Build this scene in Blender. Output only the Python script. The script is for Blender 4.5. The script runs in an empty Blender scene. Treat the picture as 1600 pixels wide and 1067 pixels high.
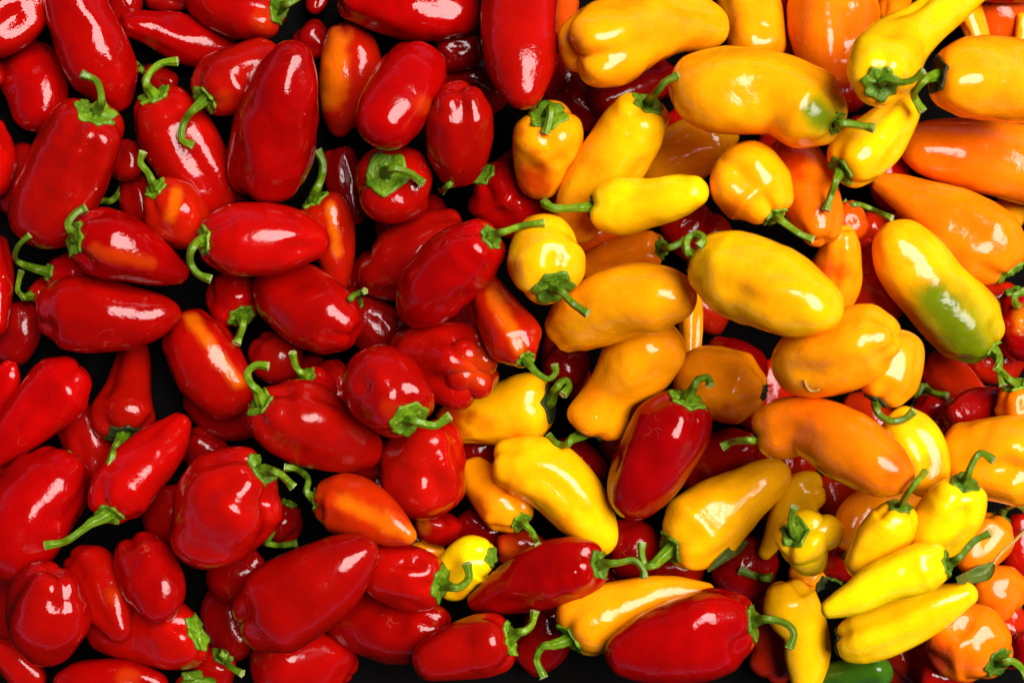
import bpy, math, random
import numpy as np
from mathutils import Vector, noise

# ------------------------------------------------------------------ camera, sky, sun, exposure
S = bpy.context.scene
C = S.collection
U = 0.0004                      # metres covered by one photo pixel at the reference height
H, ZREF = 2500.0, 200.0         # camera height and reference height above the bin floor, in those units
cam = bpy.data.objects.new('camera', bpy.data.cameras.new('camera'))
C.objects.link(cam)
cam.location = (0, 0, H * U)
cam.data.sensor_width = 36
cam.data.lens = 36 / (2 * 800 / (H - ZREF))
cam.data.clip_start, cam.data.clip_end = 0.05, 50
cam.data.dof.use_dof = True
cam.data.dof.focus_distance = (H - 190) * U
cam.data.dof.aperture_fstop = 8.0
S.camera = cam
S.cycles.diffuse_bounces = 8
SUN_EL, SUN_AZ = 62.0, 28.0     # overcast midday brightness, a little towards the upper right
W = bpy.data.worlds.new('World'); S.world = W; W.use_nodes = True
nt = W.node_tree
sky = nt.nodes.new('ShaderNodeTexSky'); sky.sky_type = 'NISHITA'; sky.sun_disc = False; sky.air_density = .03; sky.dust_density = .02; sky.ozone_density = .1
sky.sun_elevation = math.radians(SUN_EL)
sky.sun_rotation = math.radians(90 - SUN_AZ)
bg = nt.nodes['Background']; bg.inputs['Strength'].default_value = 0.05
nt.links.new(sky.outputs['Color'], bg.inputs['Color'])
sl = bpy.data.lights.new('sun', 'SUN'); sl.energy = 1.5; sl.angle = math.radians(44); sl.color = (1.0, 0.965, 0.92)
so = bpy.data.objects.new('sun', sl); C.objects.link(so)
e, a = math.radians(SUN_EL), math.radians(SUN_AZ)
so.rotation_euler = Vector((math.cos(e) * math.cos(a), math.cos(e) * math.sin(a), math.sin(e))).to_track_quat('Z', 'Y').to_euler()
so.location = (0.3, 0.3, 2)
S.view_settings.view_transform = 'Standard'; S.view_settings.look = 'None'
S.view_settings.exposure = 2.35; S.view_settings.gamma = 1

# ------------------------------------------------------------------ materials
def node(t, kind, **kw):
    n = t.nodes.new(kind)
    for k, v in kw.items(): setattr(n, k, v)
    return n
def noise_node(t, scale, detail, src, rough=0.55):
    n = node(t, 'ShaderNodeTexNoise'); n.inputs['Scale'].default_value = scale
    n.inputs['Detail'].default_value = detail; n.inputs['Roughness'].default_value = rough
    t.links.new(src, n.inputs['Vector']); return n
def ramp(t, src, lo, hi):
    n = node(t, 'ShaderNodeMapRange'); n.inputs['From Min'].default_value = lo; n.inputs['From Max'].default_value = hi
    t.links.new(src, n.inputs['Value']); return n.outputs['Result']
def mix(t, fac, a, b, mode='MIX'):
    n = node(t, 'ShaderNodeMix', data_type='RGBA', blend_type=mode)
    for sock, v in ((n.inputs[0], fac), (n.inputs[6], a), (n.inputs[7], b)):
        if isinstance(v, (int, float, tuple)): sock.default_value = v
        else: t.links.new(v, sock)
    return n.outputs[2]
def skin():
    m = bpy.data.materials.new('pepper_skin'); m.use_nodes = True; t = m.node_tree
    b = t.nodes['Principled BSDF']
    pos = node(t, 'ShaderNodeNewGeometry').outputs['Position']
    at_ = node(t, 'ShaderNodeAttribute', attribute_name='ripeness_and_glow')
    col = at_.outputs['Color']
    n1 = noise_node(t, 55, 4, pos)
    hs = node(t, 'ShaderNodeHueSaturation')
    t.links.new(col, hs.inputs['Color'])
    hv = node(t, 'ShaderNodeMapRange'); hv.inputs['From Min'].default_value = .3; hv.inputs['From Max'].default_value = .7
    hv.inputs['To Min'].default_value = .85; hv.inputs['To Max'].default_value = 1.12
    t.links.new(n1.outputs['Fac'], hv.inputs['Value']); t.links.new(hv.outputs['Result'], hs.inputs['Value'])
    # pale lenticel flecks, dark pinprick specks and faint scuffs
    v = node(t, 'ShaderNodeTexVoronoi'); v.inputs['Scale'].default_value = 95; t.links.new(pos, v.inputs['Vector'])
    wn = node(t, 'ShaderNodeTexWhiteNoise'); t.links.new(v.outputs['Position'], wn.inputs['Vector'])
    near = ramp(t, v.outputs['Distance'], .075, .045)
    pick = ramp(t, wn.outputs['Value'], .955, .965)
    mm = node(t, 'ShaderNodeMath', operation='MULTIPLY'); t.links.new(near, mm.inputs[0]); t.links.new(pick, mm.inputs[1])
    c1 = mix(t, mm.outputs[0], hs.outputs['Color'], (.03, .012, .006, 1))
    pick2 = ramp(t, wn.outputs['Value'], .05, .04)
    mm2 = node(t, 'ShaderNodeMath', operation='MULTIPLY'); t.links.new(near, mm2.inputs[0]); t.links.new(pick2, mm2.inputs[1])
    mm3 = node(t, 'ShaderNodeMath', operation='MULTIPLY'); t.links.new(mm2.outputs[0], mm3.inputs[0]); mm3.inputs[1].default_value = .7
    c2 = mix(t, mm3.outputs[0], c1, (.8, .5, .3, 1))
    sc = noise_node(t, 110, 1, pos); sk = noise_node(t, 48, 1, pos)
    ab = node(t, 'ShaderNodeMath', operation='SUBTRACT'); t.links.new(sc.outputs['Fac'], ab.inputs[0]); ab.inputs[1].default_value = .5
    aa = node(t, 'ShaderNodeMath', operation='ABSOLUTE'); t.links.new(ab.outputs[0], aa.inputs[0])
    line = ramp(t, aa.outputs[0], .013, .004); msk = ramp(t, sk.outputs['Fac'], .69, .73)
    m4 = node(t, 'ShaderNodeMath', operation='MULTIPLY'); t.links.new(line, m4.inputs[0]); t.links.new(msk, m4.inputs[1])
    m5 = node(t, 'ShaderNodeMath', operation='MULTIPLY'); t.links.new(m4.outputs[0], m5.inputs[0]); m5.inputs[1].default_value = .10
    c2 = mix(t, m5.outputs[0], c2, (.55, .30, .14, 1))
    t.links.new(c2, b.inputs['Base Color'])
    n3 = noise_node(t, 38, 3, pos)
    rg = node(t, 'ShaderNodeMapRange'); rg.inputs['From Min'].default_value = .35; rg.inputs['From Max'].default_value = .7
    rg.inputs['To Min'].default_value = .04; rg.inputs['To Max'].default_value = .12
    t.links.new(n3.outputs['Fac'], rg.inputs['Value'])
    oi = node(t, 'ShaderNodeObjectInfo'); ra = node(t, 'ShaderNodeMath', operation='MULTIPLY_ADD')
    t.links.new(oi.outputs['Random'], ra.inputs[0]); ra.inputs[1].default_value = .045; t.links.new(rg.outputs['Result'], ra.inputs[2])
    t.links.new(ra.outputs[0], b.inputs['Roughness'])
    b.inputs['Specular IOR Level'].default_value = .33
    b.inputs['Subsurface Weight'].default_value = .3; b.inputs['Subsurface Scale'].default_value = .005
    b.inputs['Subsurface Radius'].default_value = (1.0, .3, .05)
    n2 = noise_node(t, 75, 4, pos, .6); n4 = noise_node(t, 420, 2, pos, .5)
    bp = node(t, 'ShaderNodeBump'); bp.inputs['Strength'].default_value = .5; bp.inputs['Distance'].default_value = .0016
    t.links.new(n2.outputs['Fac'], bp.inputs['Height'])
    bp2 = node(t, 'ShaderNodeBump'); bp2.inputs['Strength'].default_value = .14; bp2.inputs['Distance'].default_value = .00016
    t.links.new(n4.outputs['Fac'], bp2.inputs['Height']); t.links.new(bp.outputs['Normal'], bp2.inputs['Normal'])
    t.links.new(bp2.outputs['Normal'], b.inputs['Normal'])
    return m
def green(name, ca, cb, cc, rough, scale, bump):
    m = bpy.data.materials.new(name); m.use_nodes = True; t = m.node_tree; b = t.nodes['Principled BSDF']
    pos = node(t, 'ShaderNodeNewGeometry').outputs['Position']
    oi = node(t, 'ShaderNodeObjectInfo')
    n = noise_node(t, scale, 4, pos); n2 = noise_node(t, scale * 5, 3, pos)
    c = mix(t, ramp(t, n.outputs['Fac'], .35, .65), ca, cb)
    c = mix(t, ramp(t, n2.outputs['Fac'], .55, .75), c, cc)
    hs = node(t, 'ShaderNodeHueSaturation'); t.links.new(c, hs.inputs['Color'])
    vr = node(t, 'ShaderNodeMapRange'); vr.inputs['To Min'].default_value = .75; vr.inputs['To Max'].default_value = 1.25
    t.links.new(oi.outputs['Random'], vr.inputs['Value']); t.links.new(vr.outputs['Result'], hs.inputs['Value'])
    t.links.new(hs.outputs['Color'], b.inputs['Base Color'])
    b.inputs['Roughness'].default_value = rough; b.inputs['Specular IOR Level'].default_value = .35
    bp = node(t, 'ShaderNodeBump'); bp.inputs['Strength'].default_value = .8; bp.inputs['Distance'].default_value = bump
    t.links.new(n2.outputs['Fac'], bp.inputs['Height']); t.links.new(bp.outputs['Normal'], b.inputs['Normal'])
    return m
SKIN = skin()
STEM = green('stem_green', (.065, .145, .002, 1), (.11, .19, .003, 1), (.20, .26, .018, 1), .38, 60, .0006)
CALYX = green('calyx_green', (.05, .13, .002, 1), (.12, .22, .004, 1), (.25, .33, .02, 1), .42, 90, .0012)
DARKCALYX = green('withered_calyx', (.010, .018, .003, 1), (.02, .032, .004, 1), (.045, .035, .008, 1), .5, 90, .0012)
CUT = green('cut_stem_face', (.22, .28, .06, 1), (.30, .33, .10, 1), (.20, .17, .05, 1), .6, 300, .0005)
LEAF = green('wilted_leaf_green', (.04, .07, .005, 1), (.09, .12, .01, 1), (.13, .12, .02, 1), .5, 70, .0010)
STRAW = green('dry_straw', (.40, .28, .06, 1), (.32, .20, .04, 1), (.45, .36, .12, 1), .6, 90, .0004)
FLOOR = green('shadow_black_bin_board', (.0012, .001, .001, 1), (.0016, .0013, .0012, 1), (.002, .0017, .0015, 1), .95, 40, .001)  # near-black colour stands in for the shadow inside the heap

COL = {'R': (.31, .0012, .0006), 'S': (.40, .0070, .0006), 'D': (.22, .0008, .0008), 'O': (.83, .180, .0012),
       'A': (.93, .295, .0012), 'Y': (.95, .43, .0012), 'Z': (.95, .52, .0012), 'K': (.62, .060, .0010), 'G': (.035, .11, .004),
       'L': (.90, .390, .0012), 'V': (.115, .150, .0015), 'E': (.42, .33, .0015)}

# ------------------------------------------------------------------ the peppers as seen in the photo
# order (what lies on what), colour, axis "x,y,r ..." from the stem end to the tip, label; p = pitch of the stem end
PEP = []
def P(order, col, pts, label, p=None, stem=None, cal=None, hp=None, patch=(), lobe=1.0, dark=False, bump4=0, n=3, ph=None, bulge=(), knobs=(), lift=0, dents=True):
    ax = [tuple(float(q) for q in w.split(',')) for w in pts.split()]
    ax = [(x_, y_, r_ * 1.05) for x_, y_, r_ in ax]
    st = [tuple(float(q) for q in w.split(',')) for w in stem.split()] if stem else None
    PEP.append(dict(order=order, col=col, ax=ax, label=label, p=p, stem=st, cal=cal, hp=(hp if hp is not None else (16 if stem and not dark else 0)), patch=patch, lobe=lobe, dark=dark, bump4=bump4, n=n, ph=ph, bulge=bulge, knobs=knobs, lift=lift, dents=dents))

# --- deep ones glimpsed in the gaps
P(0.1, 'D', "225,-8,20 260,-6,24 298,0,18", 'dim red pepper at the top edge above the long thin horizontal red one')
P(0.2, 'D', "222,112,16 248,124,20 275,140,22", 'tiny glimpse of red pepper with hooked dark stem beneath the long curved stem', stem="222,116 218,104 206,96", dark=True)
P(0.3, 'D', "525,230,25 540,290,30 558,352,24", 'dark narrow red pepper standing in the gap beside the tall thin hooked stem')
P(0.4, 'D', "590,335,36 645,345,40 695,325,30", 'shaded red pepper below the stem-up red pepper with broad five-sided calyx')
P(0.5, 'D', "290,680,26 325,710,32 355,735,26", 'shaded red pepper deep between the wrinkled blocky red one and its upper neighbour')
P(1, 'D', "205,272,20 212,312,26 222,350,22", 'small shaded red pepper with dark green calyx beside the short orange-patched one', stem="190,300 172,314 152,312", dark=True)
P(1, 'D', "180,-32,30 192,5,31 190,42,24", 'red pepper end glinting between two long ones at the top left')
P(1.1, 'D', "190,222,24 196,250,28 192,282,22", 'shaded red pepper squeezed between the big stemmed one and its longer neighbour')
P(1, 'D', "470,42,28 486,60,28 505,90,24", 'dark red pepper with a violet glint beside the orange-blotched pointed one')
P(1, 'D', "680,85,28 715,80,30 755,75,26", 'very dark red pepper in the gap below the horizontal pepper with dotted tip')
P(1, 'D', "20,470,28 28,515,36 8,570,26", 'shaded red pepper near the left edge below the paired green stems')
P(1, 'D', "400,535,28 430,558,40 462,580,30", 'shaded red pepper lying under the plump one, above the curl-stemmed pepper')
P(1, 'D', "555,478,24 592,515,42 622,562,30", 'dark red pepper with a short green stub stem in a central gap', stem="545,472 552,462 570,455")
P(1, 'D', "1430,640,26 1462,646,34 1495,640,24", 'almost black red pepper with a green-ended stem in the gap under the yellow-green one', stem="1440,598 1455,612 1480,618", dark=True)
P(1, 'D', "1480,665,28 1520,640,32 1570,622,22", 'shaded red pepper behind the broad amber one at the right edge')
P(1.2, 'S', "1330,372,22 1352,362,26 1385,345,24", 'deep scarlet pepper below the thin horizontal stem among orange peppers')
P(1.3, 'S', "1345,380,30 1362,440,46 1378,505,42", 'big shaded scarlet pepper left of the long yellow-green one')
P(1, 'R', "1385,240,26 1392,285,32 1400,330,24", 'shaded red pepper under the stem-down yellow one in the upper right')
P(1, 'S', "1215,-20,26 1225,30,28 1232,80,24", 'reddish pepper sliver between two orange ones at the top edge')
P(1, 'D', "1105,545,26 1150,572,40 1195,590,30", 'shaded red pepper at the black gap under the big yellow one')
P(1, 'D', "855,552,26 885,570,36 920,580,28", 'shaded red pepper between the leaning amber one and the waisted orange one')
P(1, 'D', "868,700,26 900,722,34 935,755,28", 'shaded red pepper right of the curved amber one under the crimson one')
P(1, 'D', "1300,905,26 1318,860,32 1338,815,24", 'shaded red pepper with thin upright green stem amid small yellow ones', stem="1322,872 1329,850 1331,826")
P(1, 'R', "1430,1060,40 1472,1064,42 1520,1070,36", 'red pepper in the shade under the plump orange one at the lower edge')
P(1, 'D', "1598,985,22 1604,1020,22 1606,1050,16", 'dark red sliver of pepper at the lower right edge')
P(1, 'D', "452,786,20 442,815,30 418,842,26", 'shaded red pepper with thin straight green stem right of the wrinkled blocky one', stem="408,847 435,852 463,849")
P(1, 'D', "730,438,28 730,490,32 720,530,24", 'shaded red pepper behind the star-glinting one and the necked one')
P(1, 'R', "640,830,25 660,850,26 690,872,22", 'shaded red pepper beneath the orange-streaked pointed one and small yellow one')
# --- second row down
P(2, 'R', "-18,185,25 -22,250,46 -25,312,30", 'red sliver of pepper at the left edge beside the large upright-stemmed one')
P(2, 'R', "40,66,36 46,100,50 58,150,48 52,205,28", 'plump plain red pepper near the top left corner behind the stemmed one')
P(2.1, 'R', "-40,90,24 -18,115,26 2,130,10", 'red pepper tip barely showing at the left edge near the plump one')
P(2, 'R', "188,36,16 225,42,24 285,60,36 335,75,36 368,82,24", 'thin red pepper lying crosswise above the long curved stem near the top')
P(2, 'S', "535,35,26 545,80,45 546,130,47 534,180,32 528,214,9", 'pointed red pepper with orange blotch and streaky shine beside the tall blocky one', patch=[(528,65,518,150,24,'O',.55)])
P(2, 'K', "885,-10,20 882,30,20 888,62,16", 'red-orange pepper sliver between the tall red one and the broad amber one')
P(2, 'A', "1150,-50,36 1165,-10,46 1178,40,46 1190,100,40", 'smooth orange pepper with long pale shine at the top edge above the green-shouldered one', patch=[(1130,40,24,'K',.5)])
P(2, 'O', "1312,-50,60 1302,20,69 1300,85,56 1300,135,30", 'large orange pepper at the top edge next to the twisted yellow one', patch=[(1330,110,40,'K',.7),(1245,60,24,'K',.6)])
P(1.8, 'O', "1400,-34,30 1396,12,24 1390,40,18", 'dull orange pepper tip peeking above the twisted yellow one')
P(1.8, 'A', "1498,-24,26 1516,22,21 1532,70,18", 'narrow amber pepper behind the twisted yellow neck at the top')
P(1.5, 'K', "1560,-16,42 1566,32,42 1572,74,32", 'dark rusty orange pepper at the top right behind the dark-calyx one')
P(1.9, 'A', "1601,20,12 1599,45,13 1597,70,12", 'amber sliver of pepper at the top of the right edge')
P(2.6, 'R', "1530,-20,20 1575,-18,22 1625,-20,20", 'red strip of pepper cut by the top right edge')
P(2, 'R', "1052,118,28 995,135,34 925,165,26", 'red pepper showing under the broad amber one above the upright-stemmed yellow')
P(2, 'R', "1042,175,25 1070,205,30 1105,225,26", 'red pepper glimpsed beneath the left end of the green-shouldered pepper')
P(2, 'A', "1152,200,20 1115,215,40 1060,245,46 1005,285,36", 'amber pepper lying slanted behind the small bright yellow one', patch=[(1130,205,26,'L',.4)])
P(2, 'S', "1102,318,30 1070,350,38 1038,372,30", 'red-orange pepper showing under the small bright yellow one')
P(2, 'A', "1594,312,22 1578,332,26 1560,360,24", 'pale amber pepper between the two big orange ones at the right edge')
P(2, 'K', "1313,322,24 1328,345,26 1345,370,20", 'red-orange pepper whose thin stem points sideways below the stem-down yellow', stem="1320,322 1342,320 1368,330 1393,341")
P(2.2, 'A', "1319,356,20 1314,395,32 1302,440,42 1290,485,32", 'small amber pepper end standing behind the two-patch yellow one', patch=[(1285,420,34,'S',.8),(1320,425,20,'K',.6)])
P(2, 'R', "1590,452,34 1600,500,50 1602,565,40", 'red and amber pepper with curled stem at the right edge', stem="1596,478 1587,476 1586,462 1600,455", patch=[(1605,500,25,'A',.9)])
P(2.5, 'O', "1586,600,30 1597,632,42 1606,675,32", 'orange pepper with leafy calyx at the right edge below the yellow-green one', p=15, stem="1586,600 1572,588 1556,573")
P(2, 'R', "75,425,22 98,430,34 135,440,32", 'shaded red pepper with broad bent stem beside the left edge', stem="45,418 24,405 28,385 46,368")
P(1.9, 'R', "48,462,12 70,455,20 95,450,22", 'little red pepper with a thin curved stem just below the bent one', stem="42,469 28,455 29,440 33,424")
P(2, 'R', "-15,366,25 -14,440,34 -10,525,20", 'long red pepper half out of the frame beside the paired stems')
P(2.5, 'R', "18,566,12 5,600,27 -22,645,30", 'small shiny red pepper tip poking in from the left edge')
P(2.3, 'R', "378,495,36 364,465,40 362,430,30", 'red pepper nose-down with fan-shaped pale calyx under the plump one', p=28, stem="380,500 378,515 370,536")
P(2, 'R', "508,566,22 522,598,28 528,640,28", 'shaded red pepper with violet glint right of the small stemmed one')
P(2.6, 'R', "478,588,26 490,604,31 508,630,30", 'small red pepper with straight upward stem above the big curl-stemmed one', p=30, stem="475,585 463,575 457,551")
P(2, 'R', "255,758,28 265,802,44 278,850,40", 'shaded red pepper wedged left of the wrinkled blocky one')
P(2, 'R', "408,866,28 372,895,42 335,932,32", 'red pepper with a pale glint just under the wrinkled blocky one')
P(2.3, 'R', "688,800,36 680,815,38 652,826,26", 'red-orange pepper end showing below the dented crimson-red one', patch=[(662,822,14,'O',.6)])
P(2, 'A', "640,862,14 665,864,20 695,874,16", 'thin amber sliver of pepper under the orange-streaked pointed one')
P(2, 'S', "775,862,24 812,858,30 850,872,28", 'wrinkled red pepper patch beneath the stem of the small amber one', patch=[(795,858,18,'O',.4)])
P(2, 'R', "955,888,22 950,912,24 940,935,20", 'red pepper end tucked under the glossy long red one with right-hand stem')
P(2, 'D', "968,812,28 988,855,42 1005,905,32", 'shaded red pepper between the curved amber one and the lobed big yellow one')
P(2, 'R', "1190,712,34 1135,718,46 1075,760,36", 'shaded red pepper between the crimson one and the bent orange one')
P(2, 'D', "1195,850,36 1165,890,46 1135,935,34", 'dark red pepper with thin black stem beneath the folded leaf', stem="1205,905 1180,899 1157,890", dark=True)
P(2, 'A', "1078,445,20 1080,520,18 1078,565,16", 'narrow amber pepper edge behind the waisted orange one')
P(2, 'R', "600,690,25 575,716,32 545,742,26", 'red pepper tail between the curl-stemmed one and the dented one')
P(2.4, 'R', "-12,1010,18 25,1036,28 62,1080,26", 'slim red pepper crossing the bottom left corner')
P(2.3, 'R', "348,1025,28 328,1054,36 302,1090,30", 'small red pepper with pale-tipped hooked stem at the bottom edge', stem="347,1014 352,1030 362,1043 378,1052")
P(2.6, 'R', "310,1062,30 305,1085,36 300,1125,30", 'red pepper showing mostly its bright calyx at the bottom edge', p=38, cal=.85)
P(2.2, 'O', "1604,940,26 1590,932,38 1552,928,42 1518,938,26", 'cleft orange pepper under the wilted leaf at the right edge', lobe=1.5)
P(2, 'A', "1284,912,16 1265,902,22 1240,884,20", 'small amber pepper with withered calyx behind the upright yellow one', cal=.7, dark=True)
P(2, 'G', "1280,1062,24 1338,1056,29 1392,1046,20", 'dark green pepper at the bottom edge beneath long yellow ones')
P(2.4, 'R', "552,1046,24 518,1035,46 460,1040,54 400,1055,46", 'red pepper with knobbly end at the bottom edge under the V-shine one')
# --- middle of the heap
P(3, 'R', "70,-55,34 15,8,62 -50,70,50", 'red pepper cut by the top left corner')
P(3, 'R', "105,-32,42 115,10,48 143,75,55 170,125,46 190,174,16", 'long smooth red pepper at the top left with one slender shine')
P(3, 'R', "240,146,42 258,182,54 290,238,57 325,298,48 348,338,26", 'long red pepper behind the hooked stem, its own stem curving up right', stem="232,143 228,128 238,109 255,98 277,96", dark=False)
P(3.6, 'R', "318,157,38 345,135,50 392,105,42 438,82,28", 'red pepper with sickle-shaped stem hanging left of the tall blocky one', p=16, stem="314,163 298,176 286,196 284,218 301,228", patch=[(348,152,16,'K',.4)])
P(3.2, 'R', "438,14,42 408,14,52 350,-2,50 298,-32,36", 'red pepper at the top edge with a leafy green calyx and bright shoulder', p=14, stem="442,10 458,2 478,-10", cal=.6, patch=[(415,30,24,'K',.5)])
P(3, 'R', "502,-28,20 493,5,16 486,20,8", 'small red pepper tip at the top edge right of the leafy calyx')
P(3.4, 'R', "532,-22,44 580,-8,50 650,4,58 710,22,44 745,42,20", 'red pepper lying flat along the top edge with dotted blunt tip')
P(3, 'R', "757,272,32 775,290,54 800,330,48 818,368,30", 'round-shouldered red pepper beside the stem-facing orange one', stem="706,286 698,292 690,299")
P(2.9, 'R', "603,270,56 613,285,62 622,300,52 624,318,22", 'stem-up red pepper with broad angular calyx, stem bent to the right', p=58, stem="600,266 620,264 642,272 660,287", cal=.62)
P(3, 'A', "857,178,46 858,205,53 850,250,46 836,310,25", 'stem-up orange pepper tinted by reflected red, beside the tall red one at the top', p=16, hp=34, stem="861,166 860,180 857,192 853,207", patch=[(830,285,48,'S',.9),(808,205,14,'K',.6)], cal=.62)  # low red patch paints in light bounced off the red peppers
P(3.4, 'L', "1014,160,42 992,200,50 960,250,52 918,312,46 888,375,28", 'long yellow pepper with upright stem passing under the small bright yellow one', p=16, stem="1013,158 1028,142 1040,128 1060,118", patch=[(905,345,48,'O',.8),(1005,190,70,'Z',.7)])
P(3, 'O', "1288,378,28 1274,330,42 1250,270,46 1222,222,36", 'orange pepper with cleft end and reddish upper half right of the stem-facing one', patch=[(1235,245,50,'S',.9)], lobe=1.4)
P(3.2, 'O', "1582,428,46 1555,395,62 1500,355,57 1440,318,38 1390,292,22 1363,282,10", 'large orange pepper tapering to a narrow tip, below the other broad orange one', cal=.5)
P(3.5, 'O', "1690,285,45 1620,265,58 1560,250,58 1490,237,52 1435,230,38 1407,228,16", 'broad smooth orange pepper running off the right edge')
P(3, 'O', "1034,388,27 1000,392,30 950,405,27 905,425,18", 'small tapering orange pepper with side stem, under the small bright yellow one', stem="1037,388 1050,386 1070,376")
P(3.9, 'A', "922,676,46 932,655,46 955,614,39 995,568,56 1050,512,46", 'waisted orange pepper with big pale shine and withered calyx', stem="895,682 885,695 870,693 858,682", dark=True, patch=[(925,610,20,'O',.6)])
P(3.85, 'A', "1196,614,30 1165,608,52 1110,598,54 1055,588,46", 'rounded amber pepper behind the stem of the crimson one', patch=[(1130,660,34,'S',.8)], cal=.4, dark=True)
P(3.4, 'A', "1368,628,34 1385,597,46 1402,555,42 1408,515,30", 'amber pepper with looped stem tucked under the plump orange one', p=8, stem="1368,628 1372,645 1390,657 1412,655 1428,642", dark=True)
P(3.2, 'Y', "1385,655,36 1425,690,45 1447,730,38 1440,775,25", 'yellow pepper mostly hidden behind the bent orange one', patch=[(1460,720,22,'O',.6)])
P(3, 'A', "1660,735,50 1600,722,68 1520,712,56 1485,700,40 1469,695,20", 'broad amber pepper at the right edge behind the upright-stemmed yellow')
P(3.3, 'S', "822,562,25 806,535,42 780,495,36 755,450,26 738,415,16", 'red bell-shaped pepper with narrow neck and orange sheen, pale fan calyx', stem="824,566 838,582 856,592 868,582 866,570", patch=[(772,462,812,545,15,'O',.5)])  # the orange sheen is painted into the skin colour
P(3, 'Y', "862,632,48 835,635,54 780,648,46 720,658,34 682,664,25", 'yellow pepper blushing red at its tail, dark calyx, curled stem', stem="864,616 874,600 884,594 889,604 880,616", dark=True, patch=[(705,655,46,'S',.95),(755,665,24,'O',.6)])
P(3.6, 'R', "405,628,38 430,646,54 480,664,62 535,688,50 580,704,30 598,708,12", 'large red pepper with curled-back stem and cloud-shaped shine', stem="408,614 392,600 387,582 400,570 419,572")
P(3, 'R', "285,486,32 300,525,50 325,570,55 355,615,46 377,648,24", 'long red pepper with orange shine painted along its side, below the flat pointed one', patch=[(298,498,372,598,13,'O',.5)])  # orange line paints the warm edge of a highlight onto the skin
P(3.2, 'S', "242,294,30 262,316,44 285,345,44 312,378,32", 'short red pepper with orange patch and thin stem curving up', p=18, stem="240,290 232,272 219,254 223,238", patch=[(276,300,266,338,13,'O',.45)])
P(3.2, 'S', "490,310,36 508,342,42 524,400,30 532,455,14", 'red pepper with tall thin hooked stem right of the tall blocky one', stem="489,306 502,280 505,255 496,236", patch=[(516,320,528,395,10,'O',.5)])  # thin orange streak is a highlight put into the colour
P(3, 'R', "132,574,32 100,602,50 60,642,44 15,687,32 -22,722,16", 'slanting red pepper at the left with forked shine, tail off the edge')
P(3, 'R', "193,682,44 192,655,51 200,610,36 208,560,26 210,525,18", 'red pepper flaring downward under the flat one, dark stem below', stem="187,690 178,704 172,727", dark=True)
P(3, 'R', "108,706,44 90,742,60 52,792,68 18,846,68 -15,900,52", 'large dark red pepper at the left edge with a long narrow shine', cal=.35)
P(3.6, 'Y', "1312,268,40 1335,250,47 1375,215,42 1412,172,28 1428,145,16", 'yellow pepper pointing its pale stem straight down, below the twisted one', p=8, hp=25, stem="1310,272 1302,295 1291,328", patch=[(1290,255,24,'O',.5)])
P(3.4, 'A', "814,816,28 795,795,42 755,755,34 730,720,16", 'small amber pepper with short dark stem beside the dented crimson-red one', stem="816,816 830,830 841,852", patch=[(735,795,34,'S',.8)])
P(3.5, 'Y', "768,726,34 805,728,45 860,745,52 910,797,45 938,842,30 949,866,12", 'curved amber-yellow pepper bending down toward the glossy long red one', patch=[(860,755,100,'A',.55),(800,775,40,'O',.6),(880,830,30,'O',.5)])
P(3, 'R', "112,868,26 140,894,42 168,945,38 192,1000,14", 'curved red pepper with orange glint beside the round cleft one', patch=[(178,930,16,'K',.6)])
P(3.1, 'R', "210,842,34 225,880,47 245,930,45 248,970,20", 'stubby red pepper above the leafy-calyx one near the bottom')
P(2.9, 'R', "312,988,44 285,995,52 230,992,45 180,985,40 138,985,24", 'red pepper lying sideways with a folded green calyx at its right end', cal=.62)
P(3.2, 'R', "85,1080,30 130,1072,40 200,1072,40 264,1080,22", 'red pepper lying along the bottom edge below the round cleft one', patch=[(200,1060,22,'K',.5)])
P(3, 'R', "702,985,34 670,985,48 610,985,52 550,970,42 512,960,26", 'smooth dark red pepper right of the V-shine one at the bottom')
P(3.1, 'R', "800,998,44 770,1005,50 710,1020,42 645,1040,25", 'red pepper with ragged calyx under the glossy long red one', stem="806,988 820,985 831,975 836,955", cal=.6)
P(2.8, 'Z', "769,870,26 742,872,37 715,896,34 698,932,24", 'small yellow pepper wedged between two red ones at the bottom', cal=.6, patch=[(720,930,20,'S',.6)])
P(3, 'A', "888,1000,48 920,975,52 980,950,44 1050,930,30 1118,925,12", 'amber pepper lying under the large red one, stem at far side', stem="866,1008 848,1010 838,1030 849,1058", patch=[(900,1050,24,'S',.5),(870,960,16,'K',.6)])
P(3, 'A', "1452,762,14 1400,777,30 1350,805,38 1316,852,25", 'amber pepper lying behind the small straight-stemmed yellow one', patch=[(1330,815,22,'O',.6)])
P(3.3, 'Z', "1290,765,27 1262,772,36 1232,803,28 1207,845,16 1190,872,9", 'yellow pepper with a thin pointed tail under the knobbly one')
P(3, 'O', "1564,808,26 1550,832,42 1525,865,34 1503,888,20", 'small orange pepper with bent stem beside the upright-stemmed yellow one', stem="1563,804 1575,792 1590,788 1604,798")
P(3.5, 'O', "1562,1036,42 1535,1014,58 1495,1000,56 1448,992,40", 'plump orange pepper with dark leafy calyx at the bottom right', p=14,hp=24, stem="1562,1036 1580,1032 1594,1042 1606,1062", patch=[(1450,1030,46,'S',.85)])
P(3.2, 'R', "728,350,32 672,380,50 622,414,55 585,425,40 560,420,20", 'red pepper behind the star-glinting one, blunt hooked end', lobe=1.4)
P(3.2, 'R', "632,540,46 666,556,62 705,568,62 737,578,54 752,582,40", 'blunt red pepper ending in four shiny knobs', p=-45, ph=.785, bump4=4, knobs=[(724,555,728,555,26,-8,1),(750,562,754,563,25,-12,1),(719,587,722,588,26,-8,1),(744,597,748,600,24,-12,1)], patch=[(745,576,34,'K',.8)])
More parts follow.
